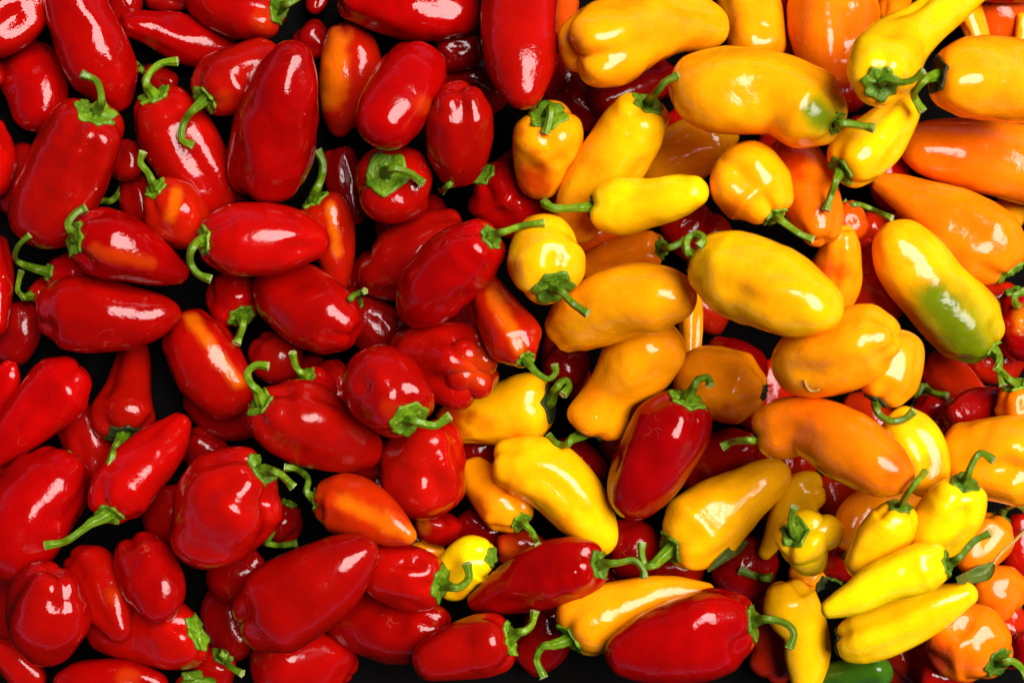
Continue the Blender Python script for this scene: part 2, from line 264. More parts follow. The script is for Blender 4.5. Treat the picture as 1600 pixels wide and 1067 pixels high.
# --- top of the heap
P(4, 'R', "150,172,54 132,215,62 95,292,65 68,348,58 54,385,34", 'large red pepper with upright stem at the left, standing out by its broad calyx', p=14, hp=22, stem="157,170 158,150 150,127 128,116", cal=.6)
P(4.2, 'R', "418,306,54 420,268,64 432,190,63 450,118,46 463,66,20", 'tall blocky red pepper with a long straight shine at its side', lobe=1.3)
P(4, 'R', "668,80,44 645,120,54 612,172,54 588,225,34", 'smooth oval red pepper with an orange-rimmed shine, above the stem-up one', patch=[(660,165,18,'K',.6)])  # patch paints the orange rim of the shine
P(4, 'R', "715,135,35 718,180,49 716,240,46 714,290,20", 'oval red pepper with notched lower end beside the tall one at the top', lobe=1.4)
P(5, 'R', "812,-72,48 812,-20,56 812,40,59 815,110,52 820,168,18", 'tall red pepper hanging from the top edge next to the amber ones')
P(5, 'A', "893,90,56 925,76,66 980,52,62 1050,34,50 1105,42,36 1136,50,18", 'broad amber pepper with two-lobed end along the top edge', lobe=1.8)
P(6, 'Z', "929,321,37 960,323,43 1010,318,38 1060,306,33 1104,294,18", 'small bright yellow pepper lying crosswise with thin straight stem', stem="925,323 895,325 865,325 851,317", dark=True)
P(5.5, 'A', "1310,194,42 1276,178,61 1215,148,62 1130,143,68 1075,138,52 1046,138,28", 'big amber pepper with a green shoulder and dark green stem', stem="1306,192 1332,194 1365,200", cal=.42, patch=[(1160,150,130,'L',.55),(1285,180,56,'E',.9),(1270,172,1286,186,26,'V',1)])
P(6.5, 'Y', "1376,132,45 1378,112,56 1400,76,50 1442,42,36 1490,2,33 1535,-32,26", 'twisted yellow pepper with pale calyx and long neck to the top edge', hp=58, stem="1380,122 1402,129 1425,126 1443,112", cal=.62)
P(5.2, 'A', "1462,118,46 1490,122,58 1550,125,63 1610,130,62 1655,135,45", 'amber pepper with dark withered calyx at the right edge', stem="1456,118 1440,130 1428,150 1441,174", dark=True)
P(5.1, 'A', "1213,340,36 1192,308,54 1158,274,56 1124,246,42", 'orange-yellow pepper with pale stem pointing to the lower right, deep groove', p=4, hp=16, stem="1212,338 1230,352 1250,366 1270,375", lobe=2.2, ph=0.15, patch=[(1150,330,24,'S',.6)])
P(5, 'L', "1552,548,40 1520,518,58 1470,465,57 1425,412,54 1398,372,40 1384,350,20", 'long yellow pepper turning green toward its stem', stem="1561,556 1561,578 1567,602", cal=.4, patch=[(1525,505,74,'E',.85),(1462,468,1528,560,52,'V',1),(1392,385,44,'A',.6)])
P(5, 'Y', "1088,406,46 1120,416,60 1170,437,66 1230,462,62 1285,482,42 1314,492,18", 'big yellow pepper with two pale shine patches and tightly curled stem', stem="1085,402 1073,390 1074,374 1088,366 1099,374 1092,384", dark=True, patch=[(1225,455,75,'A',.6),(1150,430,60,'A',.35)])
P(4.2, 'A', "867,528,32 910,497,50 970,472,56 1035,465,49 1084,474,22", 'amber pepper with shallow dent lying under the greenish stem-up one', patch=[(850,485,34,'S',.8)])
P(5.2, 'L', "865,452,48 858,430,60 853,385,53 866,338,30", 'stem-up greenish yellow pepper with dark pointing stem beside the red ones', p=18, hp=32, stem="866,450 880,458 895,474 918,490", cal=.64, patch=[(870,440,46,'E',.7),(798,425,22,'S',.8)])
P(5.4, 'R', "768,370,38 735,394,50 692,434,54 657,475,42 637,505,18", 'glossy red pepper with a star-shaped shine and long pale stem', stem="772,366 787,362 815,353 850,348", cal=.5)
P(4.2, 'A', "1402,526,30 1365,530,52 1310,552,60 1255,568,54 1213,582,30", 'plump orange pepper with a notched end between the yellow ones', lobe=1.5)
P(6, 'O', "1186,682,38 1212,674,46 1262,666,44 1325,698,54 1385,734,44 1424,752,18", 'bent orange pepper with large pinkish shine and reddish tip', stem="1183,688 1165,688 1145,690 1129,698", dark=True, dents=False, patch=[(1400,735,36,'K',.6)])
P(4.6, 'R', "558,522,34 530,507,51 480,480,57 430,450,46 399,440,22", 'plump red pepper slanting down with one shine on its shoulder')
P(5, 'R', "640,657,51 624,634,59 588,592,58 555,555,36", 'red pepper with star calyx and stem stretched to the right', p=10, hp=34, stem="637,655 655,660 680,664 702,650", cal=.62, patch=[(610,640,20,'K',.3)])
P(4.4, 'R', "55,492,34 90,488,53 150,492,57 210,495,46 255,490,30 283,487,10", 'flat-lying red pepper with pointed tip at the left')
P(5, 'R', "113,372,36 140,374,50 190,388,52 245,412,35 294,432,12", 'pointed red pepper with clenched green calyx and orange glow', p=12, stem="116,366 106,352 118,334 134,325", cal=.72, patch=[(150,392,235,412,15,'K',.35)])  # glow along the side is a painted orange streak
P(5, 'R', "316,376,38 345,376,52 400,376,56 460,374,46 515,382,18", 'red pepper lying flat with wrinkled pale shine and hooked stem', stem="312,374 299,392 298,412 310,428 329,436", lobe=1.2)
P(4.6, 'R', "170,806,36 180,780,48 215,737,46 258,692,36 290,650,13", 'slanting red pepper with slim tip and thick pale stem at its base', stem="148,812 125,830 100,846 71,852")
P(4.4, 'R', "410,732,46 385,752,72 350,798,78 318,850,58 304,885,34", 'blocky red pepper with wrinkled dented sides and scattered shines', stem="422,735 440,742 458,760", lobe=1.9)
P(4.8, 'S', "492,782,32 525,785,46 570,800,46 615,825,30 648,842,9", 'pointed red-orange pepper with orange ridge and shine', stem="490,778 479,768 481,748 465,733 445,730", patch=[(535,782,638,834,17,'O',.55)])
P(4.2, 'R', "672,655,50 664,715,62 662,768,61 664,812,34", 'dented dark red pepper below the star-calyx one, double pale shine', lobe=1.5)
P(6, 'D', "1074,622,44 1062,650,57 1030,705,58 995,765,48 974,808,24", 'deep crimson pepper lying upright on amber ones, curled pale stem', p=10, stem="1082,610 1090,594 1106,590 1110,602", cal=.6)
P(5, 'Y', "1045,858,46 1075,842,60 1120,805,56 1170,770,42 1215,742,28 1234,732,12", 'big yellow pepper with heart-shaped lower end and stub stem', stem="1028,880 1010,884 1003,868 1003,849", lobe=1.9)
P(6.2, 'R', "938,882,36 900,888,48 840,904,48 780,928,32 732,944,10", 'glossy long red pepper with stem to the right beneath the amber one', stem="940,880 965,879 990,875 1004,888 1007,902")
P(6.2, 'R', "1180,972,46 1140,978,64 1080,998,68 1010,1015,54 945,1025,22", 'large red pepper at the bottom edge with drooping pale stem', stem="1180,968 1205,967 1230,975 1240,990 1233,1012")
P(5, 'Z', "1224,906,30 1232,940,43 1257,985,36 1262,1030,35 1258,1080,20", 'wavy yellow pepper standing upright right of the drooping stem', lobe=1.3, patch=[(1195,930,18,'O',.5)])
P(5, 'Z', "1242,832,40 1252,838,44 1263,845,42 1274,851,34", 'knobbly three-lobed yellow pepper with folded star calyx', p=18, hp=45, knobs=[(1274,838,1290,832,29,0,0),(1259,864,1264,870,31,-6,0)], lift=70, stem="1240,830 1236,812 1241,792", cal=.58)
P(5, 'Z', "1407,790,30 1398,815,37 1370,852,38 1338,905,26", 'small yellow pepper with straight slanting stem, left of the other upright one', p=10, stem="1408,790 1420,768 1445,737", cal=.62)
P(4.6, 'Z', "1508,752,38 1495,785,46 1465,832,46 1438,875,30", 'yellow pepper with hooked stem rising beside the broad amber one', p=16, stem="1510,750 1518,728 1532,708 1552,719", cal=.62)
P(6.2, 'Z', "1482,880,31 1450,885,39 1390,905,34 1330,936,26 1284,957,11", 'long yellow pepper with slanted stem, upper of two lying together', stem="1487,880 1502,868 1522,845 1546,832", cal=.6)
P(5, 'Z', "1309,1004,32 1345,999,42 1410,975,40 1470,946,32 1526,922,14", 'long yellow pepper lying just below its twin, tip pointing at the wilted leaf', cal=.7, dark=True)
P(4.4, 'R', "86,888,42 75,930,60 72,980,64 76,1036,26", 'round red pepper with cleft top near the bottom left', lobe=.8)
P(5, 'R', "375,985,46 420,960,67 480,925,66 540,882,50 588,850,18", 'big red pepper with a V-shaped shine near the bottom')
P(4.6, 'R', "692,912,42 660,906,50 610,895,45 565,884,34", 'red pepper with ragged calyx and short stem hooked upward, touching small yellow', p=6, stem="698,915 716,918 732,904 729,880", cal=.68)

# --- lowest layer, only glimpsed
P(-1, 'S', "1180,225,34 1225,240,40 1270,262,34", 'scarlet pepper under the middle of the green-shouldered amber one')
P(-1, 'S', "1270,90,36 1310,125,44 1350,165,36", 'scarlet pepper in the shade between the twisted yellow and green-shouldered ones')
P(-1, 'S', "790,235,32 835,290,44 885,335,38", 'scarlet pepper under the red-tinted stem-up orange one')
P(-1, 'K', "880,335,36 925,365,40 975,350,34", 'dusky orange pepper under the small bright yellow one, by the greenish stem-up pepper')
P(-1, 'S', "1055,345,34 1100,375,40 1140,350,34", 'scarlet pepper in the dark between the small bright yellow and the grooved orange pepper')
P(-1, 'S', "1290,735,38 1325,790,44 1345,850,38", 'shaded red pepper behind the knobbly yellow one, below the bent orange')
P(-1, 'S', "1600,800,26 1600,850,34 1596,905,30", 'shaded red pepper at the right edge behind the small bent-stem orange one')
P(-1, 'S', "985,900,36 1040,880,44 1095,910,40", 'shaded red pepper under the stub stem of the lobed big yellow one')
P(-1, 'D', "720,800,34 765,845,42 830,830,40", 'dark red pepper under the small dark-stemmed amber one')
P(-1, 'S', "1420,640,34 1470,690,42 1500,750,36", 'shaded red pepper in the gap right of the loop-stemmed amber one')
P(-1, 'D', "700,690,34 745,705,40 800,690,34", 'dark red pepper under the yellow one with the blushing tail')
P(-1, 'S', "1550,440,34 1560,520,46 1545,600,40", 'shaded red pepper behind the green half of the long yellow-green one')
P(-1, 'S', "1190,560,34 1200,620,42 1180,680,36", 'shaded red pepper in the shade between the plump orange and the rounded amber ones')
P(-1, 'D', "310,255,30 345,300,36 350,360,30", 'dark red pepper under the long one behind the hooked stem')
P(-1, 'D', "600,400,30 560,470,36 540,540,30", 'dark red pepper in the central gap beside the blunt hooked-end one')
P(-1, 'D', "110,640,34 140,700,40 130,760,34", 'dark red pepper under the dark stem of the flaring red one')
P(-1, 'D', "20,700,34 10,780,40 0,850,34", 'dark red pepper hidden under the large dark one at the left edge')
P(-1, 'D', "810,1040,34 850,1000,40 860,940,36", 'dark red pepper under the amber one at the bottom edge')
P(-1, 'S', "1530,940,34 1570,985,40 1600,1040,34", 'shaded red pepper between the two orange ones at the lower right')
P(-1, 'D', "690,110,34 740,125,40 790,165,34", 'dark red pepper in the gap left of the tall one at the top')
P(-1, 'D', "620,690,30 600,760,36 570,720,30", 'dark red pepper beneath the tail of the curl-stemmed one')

P(-1, 'S', "1330,190,30 1345,225,38 1385,255,32", 'scarlet pepper in the shade beneath the calyx of the stem-down yellow one')
P(-1, 'K', "1385,330,32 1420,375,42 1470,430,36", 'dusky orange pepper under the tapering large orange one')
P(-1, 'S', "1455,560,32 1480,590,38 1530,650,34", 'shaded red pepper below the green end of the long yellow-green one')
P(-1, 'S', "1320,640,30 1355,650,36 1390,700,30", 'shaded red pepper in the gap between plump orange and bent orange peppers')
P(-1, 'S', "985,580,30 1010,640,38 950,720,32", 'shaded red pepper under the waisted orange and deep crimson ones')
P(-1, 'S', "890,500,30 880,560,36 900,620,30", 'scarlet pepper under the dented amber one, left of the waisted orange')
P(-1, 'D', "880,80,30 885,140,38 930,200,34", 'dark red pepper in the gap between the tall red and two-lobed amber ones')
P(-1, 'S', "1090,520,32 1100,480,38 1060,440,32", 'scarlet pepper deep under the two-patch yellow one')
P(-1, 'S', "1240,700,30 1235,745,36 1180,800,34", 'shaded red pepper below the bend of the bent orange one')
P(-1, 'S', "1390,980,30 1420,1040,38 1480,1080,34", 'shaded red pepper beneath the pair of long yellow ones')
P(-1, 'S', "1190,1060,32 1215,1010,38 1190,930,32", 'shaded red pepper under the wavy upright yellow one')
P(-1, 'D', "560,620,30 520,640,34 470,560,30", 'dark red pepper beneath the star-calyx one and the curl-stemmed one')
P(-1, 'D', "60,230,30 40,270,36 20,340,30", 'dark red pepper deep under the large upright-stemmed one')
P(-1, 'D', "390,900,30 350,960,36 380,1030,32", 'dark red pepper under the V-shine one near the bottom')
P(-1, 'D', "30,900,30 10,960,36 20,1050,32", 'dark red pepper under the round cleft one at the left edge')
P(-1, 'D', "430,640,30 350,650,36 300,600,30", 'dark red pepper under the orange-sheened long one')


# ------------------------------------------------------------------ settle the pile: drop every pepper on those below it
def spline(q, m):
    q = np.array(q, float); k = len(q)
    d = np.r_[0, np.cumsum(np.hypot(np.diff(q[:, 0]), np.diff(q[:, 1])) ** .5 + 1e-6)]; d /= d[-1]
    tt = np.linspace(0, 1, m); out = np.zeros((m, q.shape[1]))
    tg = np.zeros_like(q)
    for i in range(k):
        if i == 0: tg[i] = (q[1] - q[0]) / (d[1] - d[0])
        elif i == k - 1: tg[i] = (q[-1] - q[-2]) / (d[-1] - d[-2])
        else: tg[i] = (q[i + 1] - q[i - 1]) / (d[i + 1] - d[i - 1])
    for j, t in enumerate(tt):
        i = min(k - 2, int(np.searchsorted(d, t, 'right') - 1)); h = d[i + 1] - d[i]; s = (t - d[i]) / h
        out[j] = ((2*s**3 - 3*s**2 + 1) * q[i] + (s**3 - 2*s**2 + s) * h * tg[i] + (-2*s**3 + 3*s**2) * q[i + 1] + (s**3 - s**2) * h * tg[i + 1])
    return out
NS = 22
spheres = np.zeros((0, 4))
PEP.sort(key=lambda d: d['order'])
for d in PEP:
    c = spline(d['ax'], NS); x, y, r = c[:, 0], c[:, 1], c[:, 2].copy()
    L = np.r_[0, np.cumsum(np.hypot(np.diff(x), np.diff(y)))]; t = L / L[-1]
    keep = slice(2, NS - 1)
    req = r * .95
    if len(spheres):
        dd = np.hypot(x[:, None] - spheres[None, :, 0], y[:, None] - spheres[None, :, 1])
        R = (r[:, None] + spheres[None, :, 3]) * .87
        hz = np.where(dd < R, spheres[None, :, 2] + np.sqrt(np.maximum(R * R - dd * dd, 0)), -1e9)
        req = np.maximum(req, hz.max(1))
    tk, rk = t[keep], req[keep]
    if d['p'] is not None:
        b = -math.tan(math.radians(d['p'])) * L[-1]; a0 = (rk - b * tk).max()
    else:
        best = None
        bm = math.tan(math.radians(28)) * L[-1]
        for b in np.linspace(-bm, bm, 57):
            a0 = (rk - b * tk).max(); sc = a0 + b * .5 + abs(b) * .04
            if best is None or sc < best[0]: best = (sc, a0, b)
        _, a0, b = best
    a0 += d['lift']                                  # wedged up between its neighbours
    z = a0 + b * t
    d['z'] = (a0, b)
    spheres = np.vstack([spheres, np.c_[x, y, z, r]])
print('pile top', spheres[:, 2].max())
def top_at(x, y):
    dd2 = (spheres[:, 0] - x) ** 2 + (spheres[:, 1] - y) ** 2
    k = dd2 < spheres[:, 3] ** 2
    return (spheres[k, 2] + np.sqrt(spheres[k, 3] ** 2 - dd2[k])).max() if k.any() else 0.0
def world(q):                       # photo pixel + height -> metres
    q = np.asarray(q, float); f = (H - q[..., 2]) / (H - ZREF)
    return np.stack([(q[..., 0] - 800) * f * U, (533.5 - q[..., 1]) * f * U, q[..., 2] * U], -1)

# ------------------------------------------------------------------ builders
def link(name, verts, faces, mat, parent=None, cols=None, smooth=True):
    me = bpy.data.meshes.new(name)
    me.from_pydata([tuple(v) for v in verts], [], faces)
    if cols is not None:
        ca = me.color_attributes.new('ripeness_and_glow', 'FLOAT_COLOR', 'POINT')
        ca.data.foreach_set('color', np.c_[cols, np.ones(len(cols))].ravel())
    if smooth: me.polygons.foreach_set('use_smooth', [True] * len(me.polygons))
    me.materials.append(mat)
    o = bpy.data.objects.new(name, me); C.objects.link(o)
    if parent is not None:
        o.parent = parent
        me.transform(__import__('mathutils').Matrix.Translation(-parent.location))
    return o
def tag(o, label, cat, group=None):
    o['label'] = label; o['category'] = cat
    if group: o['group'] = group
def grid_faces(rows, n, cap0=None, cap1=None):
    f = []
    for i in range(rows - 1):
        for j in range(n):
            k = (j + 1) % n
            f.append((i * n + j, i * n + k, (i + 1) * n + k, (i + 1) * n + j))
    if cap0 is not None: f += [(cap0, (j + 1) % n, j) for j in range(n)]
    if cap1 is not None:
        o = (rows - 1) * n
        f += [(cap1, o + j, o + (j + 1) % n) for j in range(n)]
    return f
def frames(A):
    T = np.gradient(A, axis=0); T /= np.linalg.norm(T, axis=1)[:, None] + 1e-9
    N = np.zeros_like(T); up = np.array([0, 0, 1.0])
    n0 = up - T[0] * T[0].dot(up)
    if np.linalg.norm(n0) < .2: n0 = np.array([1.0, 0, 0]) - T[0] * T[0][0]
    n0 /= np.linalg.norm(n0)
    for i in range(len(T)):
        n0 = n0 - T[i] * T[i].dot(n0); n0 /= np.linalg.norm(n0); N[i] = n0
    return T, N, np.cross(T, N)
NV = 56
TH = np.linspace(0, 2 * math.pi, NV, endpoint=False)
def sm(x): x = np.clip(x, 0, 1); return x * x * (3 - 2 * x)
def build(d, idx):
    rnd = random.Random(idx * 7 + 3)
    a0, b = d['z']
    M = 80
    c = spline(d['ax'], M)
    L2 = np.r_[0, np.cumsum(np.hypot(np.diff(c[:, 0]), np.diff(c[:, 1])))]
    zz = a0 + b * L2 / L2[-1]
    hb = c[0, 2] * 1.7                               # the stem end may curl upward
    zz = zz + .5 * hb * math.tan(math.radians(d['hp'])) * np.maximum(0, 1 - L2 / hb) ** 2
    A = np.c_[c[:, 0], -c[:, 1], zz]                 # y up
    L = np.r_[0, np.cumsum(np.linalg.norm(np.diff(A, axis=0), axis=1))]; LT = L[-1]
    T, N, B = frames(A)
    rr = c[:, 2]
    at = lambda s, arr: np.array([np.interp(s, L, arr[:, k]) for k in range(arr.shape[1])]).T
    rh, rt = rr[0] * 1.04, rr[-1]
    ch, ct = min(.62 * rh, LT * .3), min(max(rt * .8, 5), LT * .3)
    # rings: (s, radius, f) with a dimpled head, a body and a rounded tip
    fs = np.array([.02, .1, .2, .3, .4, .5, .6, .7, .78, .85, .91, .955, .985])
    rings = []
    pw = 2.3
    for f in fs:
        s = ch * (1 - (1 - f ** pw) ** (1 / pw)); dim = .20 * rh * math.exp(-(f / .36) ** 2)
        rings.append((s + dim, f * max(rh, 1), 1 - f ** 2, 0))
    sb = np.linspace(ch, LT - ct, 34)
    rb = np.interp(sb, L, rr)
    # start of the body takes over smoothly from the head radius
    for s, r_ in zip(sb, rb): rings.append((s, r_ if s > ch * 1.01 else max(r_, rh * .99), 0, 0))
    for g in (.25, .45, .62, .76, .87, .94, .985):
        s = LT - ct + ct * g
        rings.append((s, np.interp(s, L, rr) * (1 - g ** 2.2) ** (1 / 2.2), 0, g))
    sarr = np.array([q[0] for q in rings]); rad = np.array([q[1] for q in rings])
    # keep head radius from stepping to the body radius
    k0 = len(fs)
    body_r = np.interp(sarr, L, rr)
    w = sm((sarr - ch * .3) / (ch * 1.6))
    for i in range(len(rings) - 7):
        base = rh * (1 - w[i]) + body_r[i] * w[i]
        if i < k0: rad[i] = fs[i] * base
        else: rad[i] = base
    n = d['n']; ph = d['ph'] if d['ph'] is not None else rnd.uniform(0, 6.28)
    tfrac = sarr / LT
    amp = (.085 * (1 - sm(tfrac / .8)) + .018 + .05 * sm((tfrac - .82) / .18)) * d['lobe']
    if d['bump4']: n = d['bump4']; amp = (.02 + .46 * sm((tfrac - .5) / .4))
    offs = [rnd.uniform(-.22, .22) * (.4 if d['bump4'] else 1) for _ in range(n)]
    depth = [rnd.uniform(.5, 1.25) for _ in range(n)]
    groove = np.zeros(NV)
    for k in range(n):
        ga = ph + 2 * math.pi * k / n + offs[k]
        dd = np.abs((TH - ga + math.pi) % (2 * math.pi) - math.pi)
        groove += depth[k] * np.exp(-(dd / (.34 if not d['bump4'] else (.38 if n > 3 else .5))) ** 2)
    groove -= groove.mean() * .7
    P0, N0, B0, T0 = at(sarr, A), at(sarr, N), at(sarr, B), at(sarr, T)
    PR = at(np.clip(sarr, ch, LT - 1.3 * ct), A)
    seed = Vector((idx * 3.17, idx * 1.31, 0))
    wav = rnd.uniform(.55, 1.3) * d['lobe'] ** .5
    V = np.zeros((len(sarr), NV, 3))
    dent = np.zeros((len(sarr), NV))
    if not d['bump4'] and d['dents']:
        for k in range(rnd.choice((1, 2, 2, 3))):
            s0, t0_ = rnd.uniform(.22, .8) * LT, rnd.gauss(0, .75)
            ws, wt, dp = rnd.uniform(.10, .30) * LT, rnd.uniform(.22, .5), rnd.uniform(.05, .15) * (1.4 if d['lobe'] > 1.6 else 1)
            tw = rnd.uniform(-.5, .5)
            dth = (TH[None, :] - t0_ - tw * (sarr[:, None] - s0) / LT + math.pi) % (2 * math.pi) - math.pi
            g = np.exp(-(dth / wt) ** 2) * np.exp(-((sarr[:, None] - s0) / ws) ** 2)
            ring = np.exp(-((np.abs(dth) - 1.7 * wt) / wt) ** 2) * np.exp(-((sarr[:, None] - s0) / ws) ** 2)
            dent += dp * (g - .30 * ring)
    for i in range(len(sarr)):
        hl = math.exp(-((sarr[i] - ch * .3) / (ch * .9)) ** 2) * (rad[i] / max(rh, 1))
        for j in range(NV):
            ca, sa = math.cos(TH[j]), math.sin(TH[j])
            ns = noise.noise(Vector((ca * 1.1, sa * 1.1, sarr[i] / 58)) + seed)
            n2 = noise.noise(Vector((ca * 2.3, sa * 2.3, sarr[i] / 24)) + seed * 2)
            q = rad[i] * (1 - amp[i] * groove[j] - dent[i, j] + .058 * wav * ns + .020 * wav * n2)
            push = .20 * d['lobe'] * rh * hl * groove[j]
            if d['bump4'] and tfrac[i] > .6: push -= .42 * rr.max() * sm((tfrac[i] - .6) / .4) * groove[j] * (rad[i] / rr.max())
            V[i, j] = P0[i] + (N0[i] * ca + B0[i] * sa) * q + T0[i] * push
    for (qx, qy, qr, am) in d['bulge']:
        dd = np.hypot(V[:, :, 0] - qx, V[:, :, 1] + qy)
        dv = V - PR[:, None, :]; dv /= np.linalg.norm(dv, axis=2, keepdims=True) + 1e-6
        V += dv * (am * np.exp(-(dd / qr) ** 2) * (dv[:, :, 2] > -.3))[:, :, None]
    V[:, :, 2] = np.maximum(V[:, :, 2], 1.0)
    head = A[0] + T[0] * (.21 * rh + .02 * rh); tip = A[-1]
    vs = np.vstack([V.reshape(-1, 3), head[None], (V[-1].mean(0) + T0[-1] * .4)[None]])
    nmain = len(vs); kf = []
    for (x1, y1, x2, y2, kr, dz, end) in d['knobs']:     # swollen lobes that bulge out of the same fruit
        zc = A[-1 if end else M // 2][2] + dz; la = np.linspace(-math.pi / 2, math.pi / 2, 15)
        c1, c2 = np.array([x1, -y1, zc]), np.array([x2, -y2, zc]); ax3 = c2 - c1; ax3 /= np.linalg.norm(ax3)
        e1 = np.array([0, 0, 1.0]); e2 = np.cross(ax3, e1); off = len(vs); kv = []
        for l_ in la:
            cc_ = c1 if l_ < 0 else c2
            for a_ in np.linspace(0, 2 * math.pi, 28, endpoint=False):
                dr = ax3 * math.sin(l_) + (e1 * math.cos(a_) + e2 * math.sin(a_)) * math.cos(l_)
                kv.append(cc_ + dr * kr * (1 + .05 * noise.noise(Vector(dr) * 1.6 + seed)))
        vs = np.vstack([vs, kv]); kf += [tuple(off + q for q in f_) for f_ in grid_faces(15, 28)]
    px = np.c_[vs[:, 0], -vs[:, 1], np.maximum(vs[:, 2], .8)]
    # skin colours: ripening, plus painted-in orange shine edges and reflected red
    jit = rnd.uniform(.8, 1.15) if d['col'] in 'RSD' else rnd.uniform(.92, 1.1)
    basec = np.array(COL[d['col']])
    basec = basec * np.array([1, rnd.uniform(.6, 2.4) if d['col'] in 'RSD' else rnd.uniform(.87, 1.13), 1]) * jit
    basec[0] = min(basec[0], .92)
    cols = np.repeat(basec[None], len(px), 0)
    warm = {'Z': np.array(COL['Y']), 'Y': np.array(COL['A']), 'A': np.array(COL['O']), 'O': np.array(COL['K']), 'L': np.array(COL['A'])}.get(d['col'])
    for k in range(len(px)):
        v = Vector(px[k] / 80.0)
        nn = noise.noise(v + seed)
        if warm is not None: cols[k] += (warm - cols[k]) * max(0, min(.6, .12 + nn * .5))
        else: cols[k] *= 1 + .12 * nn
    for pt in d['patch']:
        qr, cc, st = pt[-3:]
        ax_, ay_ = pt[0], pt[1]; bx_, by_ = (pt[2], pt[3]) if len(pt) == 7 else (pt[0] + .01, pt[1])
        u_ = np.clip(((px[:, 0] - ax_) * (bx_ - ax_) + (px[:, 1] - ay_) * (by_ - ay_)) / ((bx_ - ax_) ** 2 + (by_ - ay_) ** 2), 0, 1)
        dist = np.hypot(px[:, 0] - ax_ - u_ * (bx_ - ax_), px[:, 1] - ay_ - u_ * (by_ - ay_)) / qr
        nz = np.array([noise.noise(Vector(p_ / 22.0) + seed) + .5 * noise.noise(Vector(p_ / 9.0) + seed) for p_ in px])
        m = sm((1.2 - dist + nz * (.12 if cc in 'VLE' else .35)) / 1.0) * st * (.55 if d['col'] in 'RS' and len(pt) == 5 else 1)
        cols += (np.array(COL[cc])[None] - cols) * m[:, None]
    wv = world(px)
    rows = len(sarr); nb = rows * NV
    faces = grid_faces(rows, NV, nb, nb + 1) + kf
    name = {'R': 'red_pepper', 'S': 'red_pepper', 'D': 'red_pepper', 'O': 'orange_pepper', 'K': 'orange_pepper', 'A': 'orange_pepper',
            'Y': 'yellow_pepper', 'Z': 'yellow_pepper', 'L': 'yellow_pepper', 'G': 'green_pepper', 'V': 'green_pepper'}[d['col']]
    grp = name.replace('_', ' ') + 's heaped in the bin'
    if name == 'green_pepper': grp = None
    has = d['stem'] or d['cal']
    if not has:
        # the stem end is out of sight: one mesh
        o = link(name, wv, faces, SKIN, None, cols)
        tag(o, d['label'], 'pepper', grp)
        ctr = Vector(wv.mean(0)); ctr.z = wv[:, 2].min()
        o.data.transform(__import__('mathutils').Matrix.Translation(-ctr)); o.location = ctr
        return
    root = bpy.data.objects.new(name, None); C.objects.link(root)
    root.empty_display_size = .02
    root.location = (wv[:, 0].mean(), wv[:, 1].mean(), wv[:, 2].min())
    tag(root, d['label'], 'pepper', grp)
    link('body', wv, faces, SKIN, root, cols)
    # calyx: a ragged star that follows the shoulder
    rc = (d['cal'] or .58)
    npt = rnd.choice((5, 6, 6, 7)); cph = rnd.uniform(0, 6.28)
    NC = 48; tc = np.linspace(0, 2 * math.pi, NC, endpoint=False)
    crng = [rnd.uniform(-.10, .16) for _ in range(npt)]
    def star(a_):
        q = ((a_ - cph) / (2 * math.pi) * npt) % npt; k = int(q); u = q - k
        tri = abs(u - .5) * 2                                 # 1 at a point, 0 in between
        pk = crng[k] if u < .5 else crng[(k + 1) % npt]
        return .86 + (.17 + pk * .6) * tri ** 1.6 + .05 * noise.noise(Vector((a_ * 4, idx, 0)))
    headV = np.concatenate([np.repeat(head[None, None], NV, 1), V[:20]], 0)
    headF = np.r_[0, fs, np.linspace(1.02, 1.25, 20 - len(fs))]
    def surf(f, a_):
        i = np.interp(f, headF, np.arange(len(headF))); i0 = int(i); u = i - i0; i1 = min(i0 + 1, len(headF) - 1)
        jf = (a_ % (2 * math.pi)) / (2 * math.pi) * NV; j0 = int(jf) % NV; w_ = jf - int(jf); j1 = (j0 + 1) % NV
        p0 = headV[i0, j0] * (1 - w_) + headV[i0, j1] * w_; p1 = headV[i1, j0] * (1 - w_) + headV[i1, j1] * w_
        return p0 * (1 - u) + p1 * u
    fr = [.06, .16, .30, .45, .60, .74, .87, 1.0]
    topv, botv = [], []
    out = -T[0]
    for q in fr:
        for a_ in tc:
            st = star(a_) if q > .3 else 1 + (star(a_) - 1) * (q / .3)
            f = rc * q * st
            pnt = surf(f, a_); e1 = surf(f + .03, a_) - pnt; e2 = surf(f, a_ + .12) - pnt
            nrm = np.cross(e2, e1); nl = np.linalg.norm(nrm); nrm = nrm / nl if nl > 1e-6 else out
            if nrm.dot(pnt - P0[18]) < 0: nrm = -nrm
            lift = .6 + 1.4 * noise.noise(Vector((math.cos(a_) * 2.2, math.sin(a_) * 2.2, q * 3 + idx))) + 1.5
            if q > .86: lift += 2.2 * rnd.random() + 1.0 * max(0, math.sin(a_ * npt + cph))
            lift += 5.5 * math.exp(-(q / .22) ** 2) * (rh / 45)
            rib = .8 * math.cos((a_ - cph) * npt) * (.3 + .7 * q)
            lift = max(lift + rib, .5)
            topv.append(pnt + nrm * lift + out * (.10 * rh * math.exp(-(q / .35) ** 2)))
            botv.append(pnt + nrm * (-1.2))
    nr = len(fr)
    cv = np.array(topv + botv); fc = grid_faces(nr, NC)
    fc += [tuple(reversed([v + nr * NC for v in q])) for q in grid_faces(nr, NC)]
    o1 = (nr - 1) * NC
    fc += [(o1 + j, o1 + (j + 1) % NC, o1 + (j + 1) % NC + nr * NC, o1 + j + nr * NC) for j in range(NC)]
    mat = DARKCALYX if d['dark'] else CALYX
    link('calyx', world(np.c_[cv[:, 0], -cv[:, 1], np.maximum(cv[:, 2], .8)]), fc, mat, root)
    if not d['stem']: return
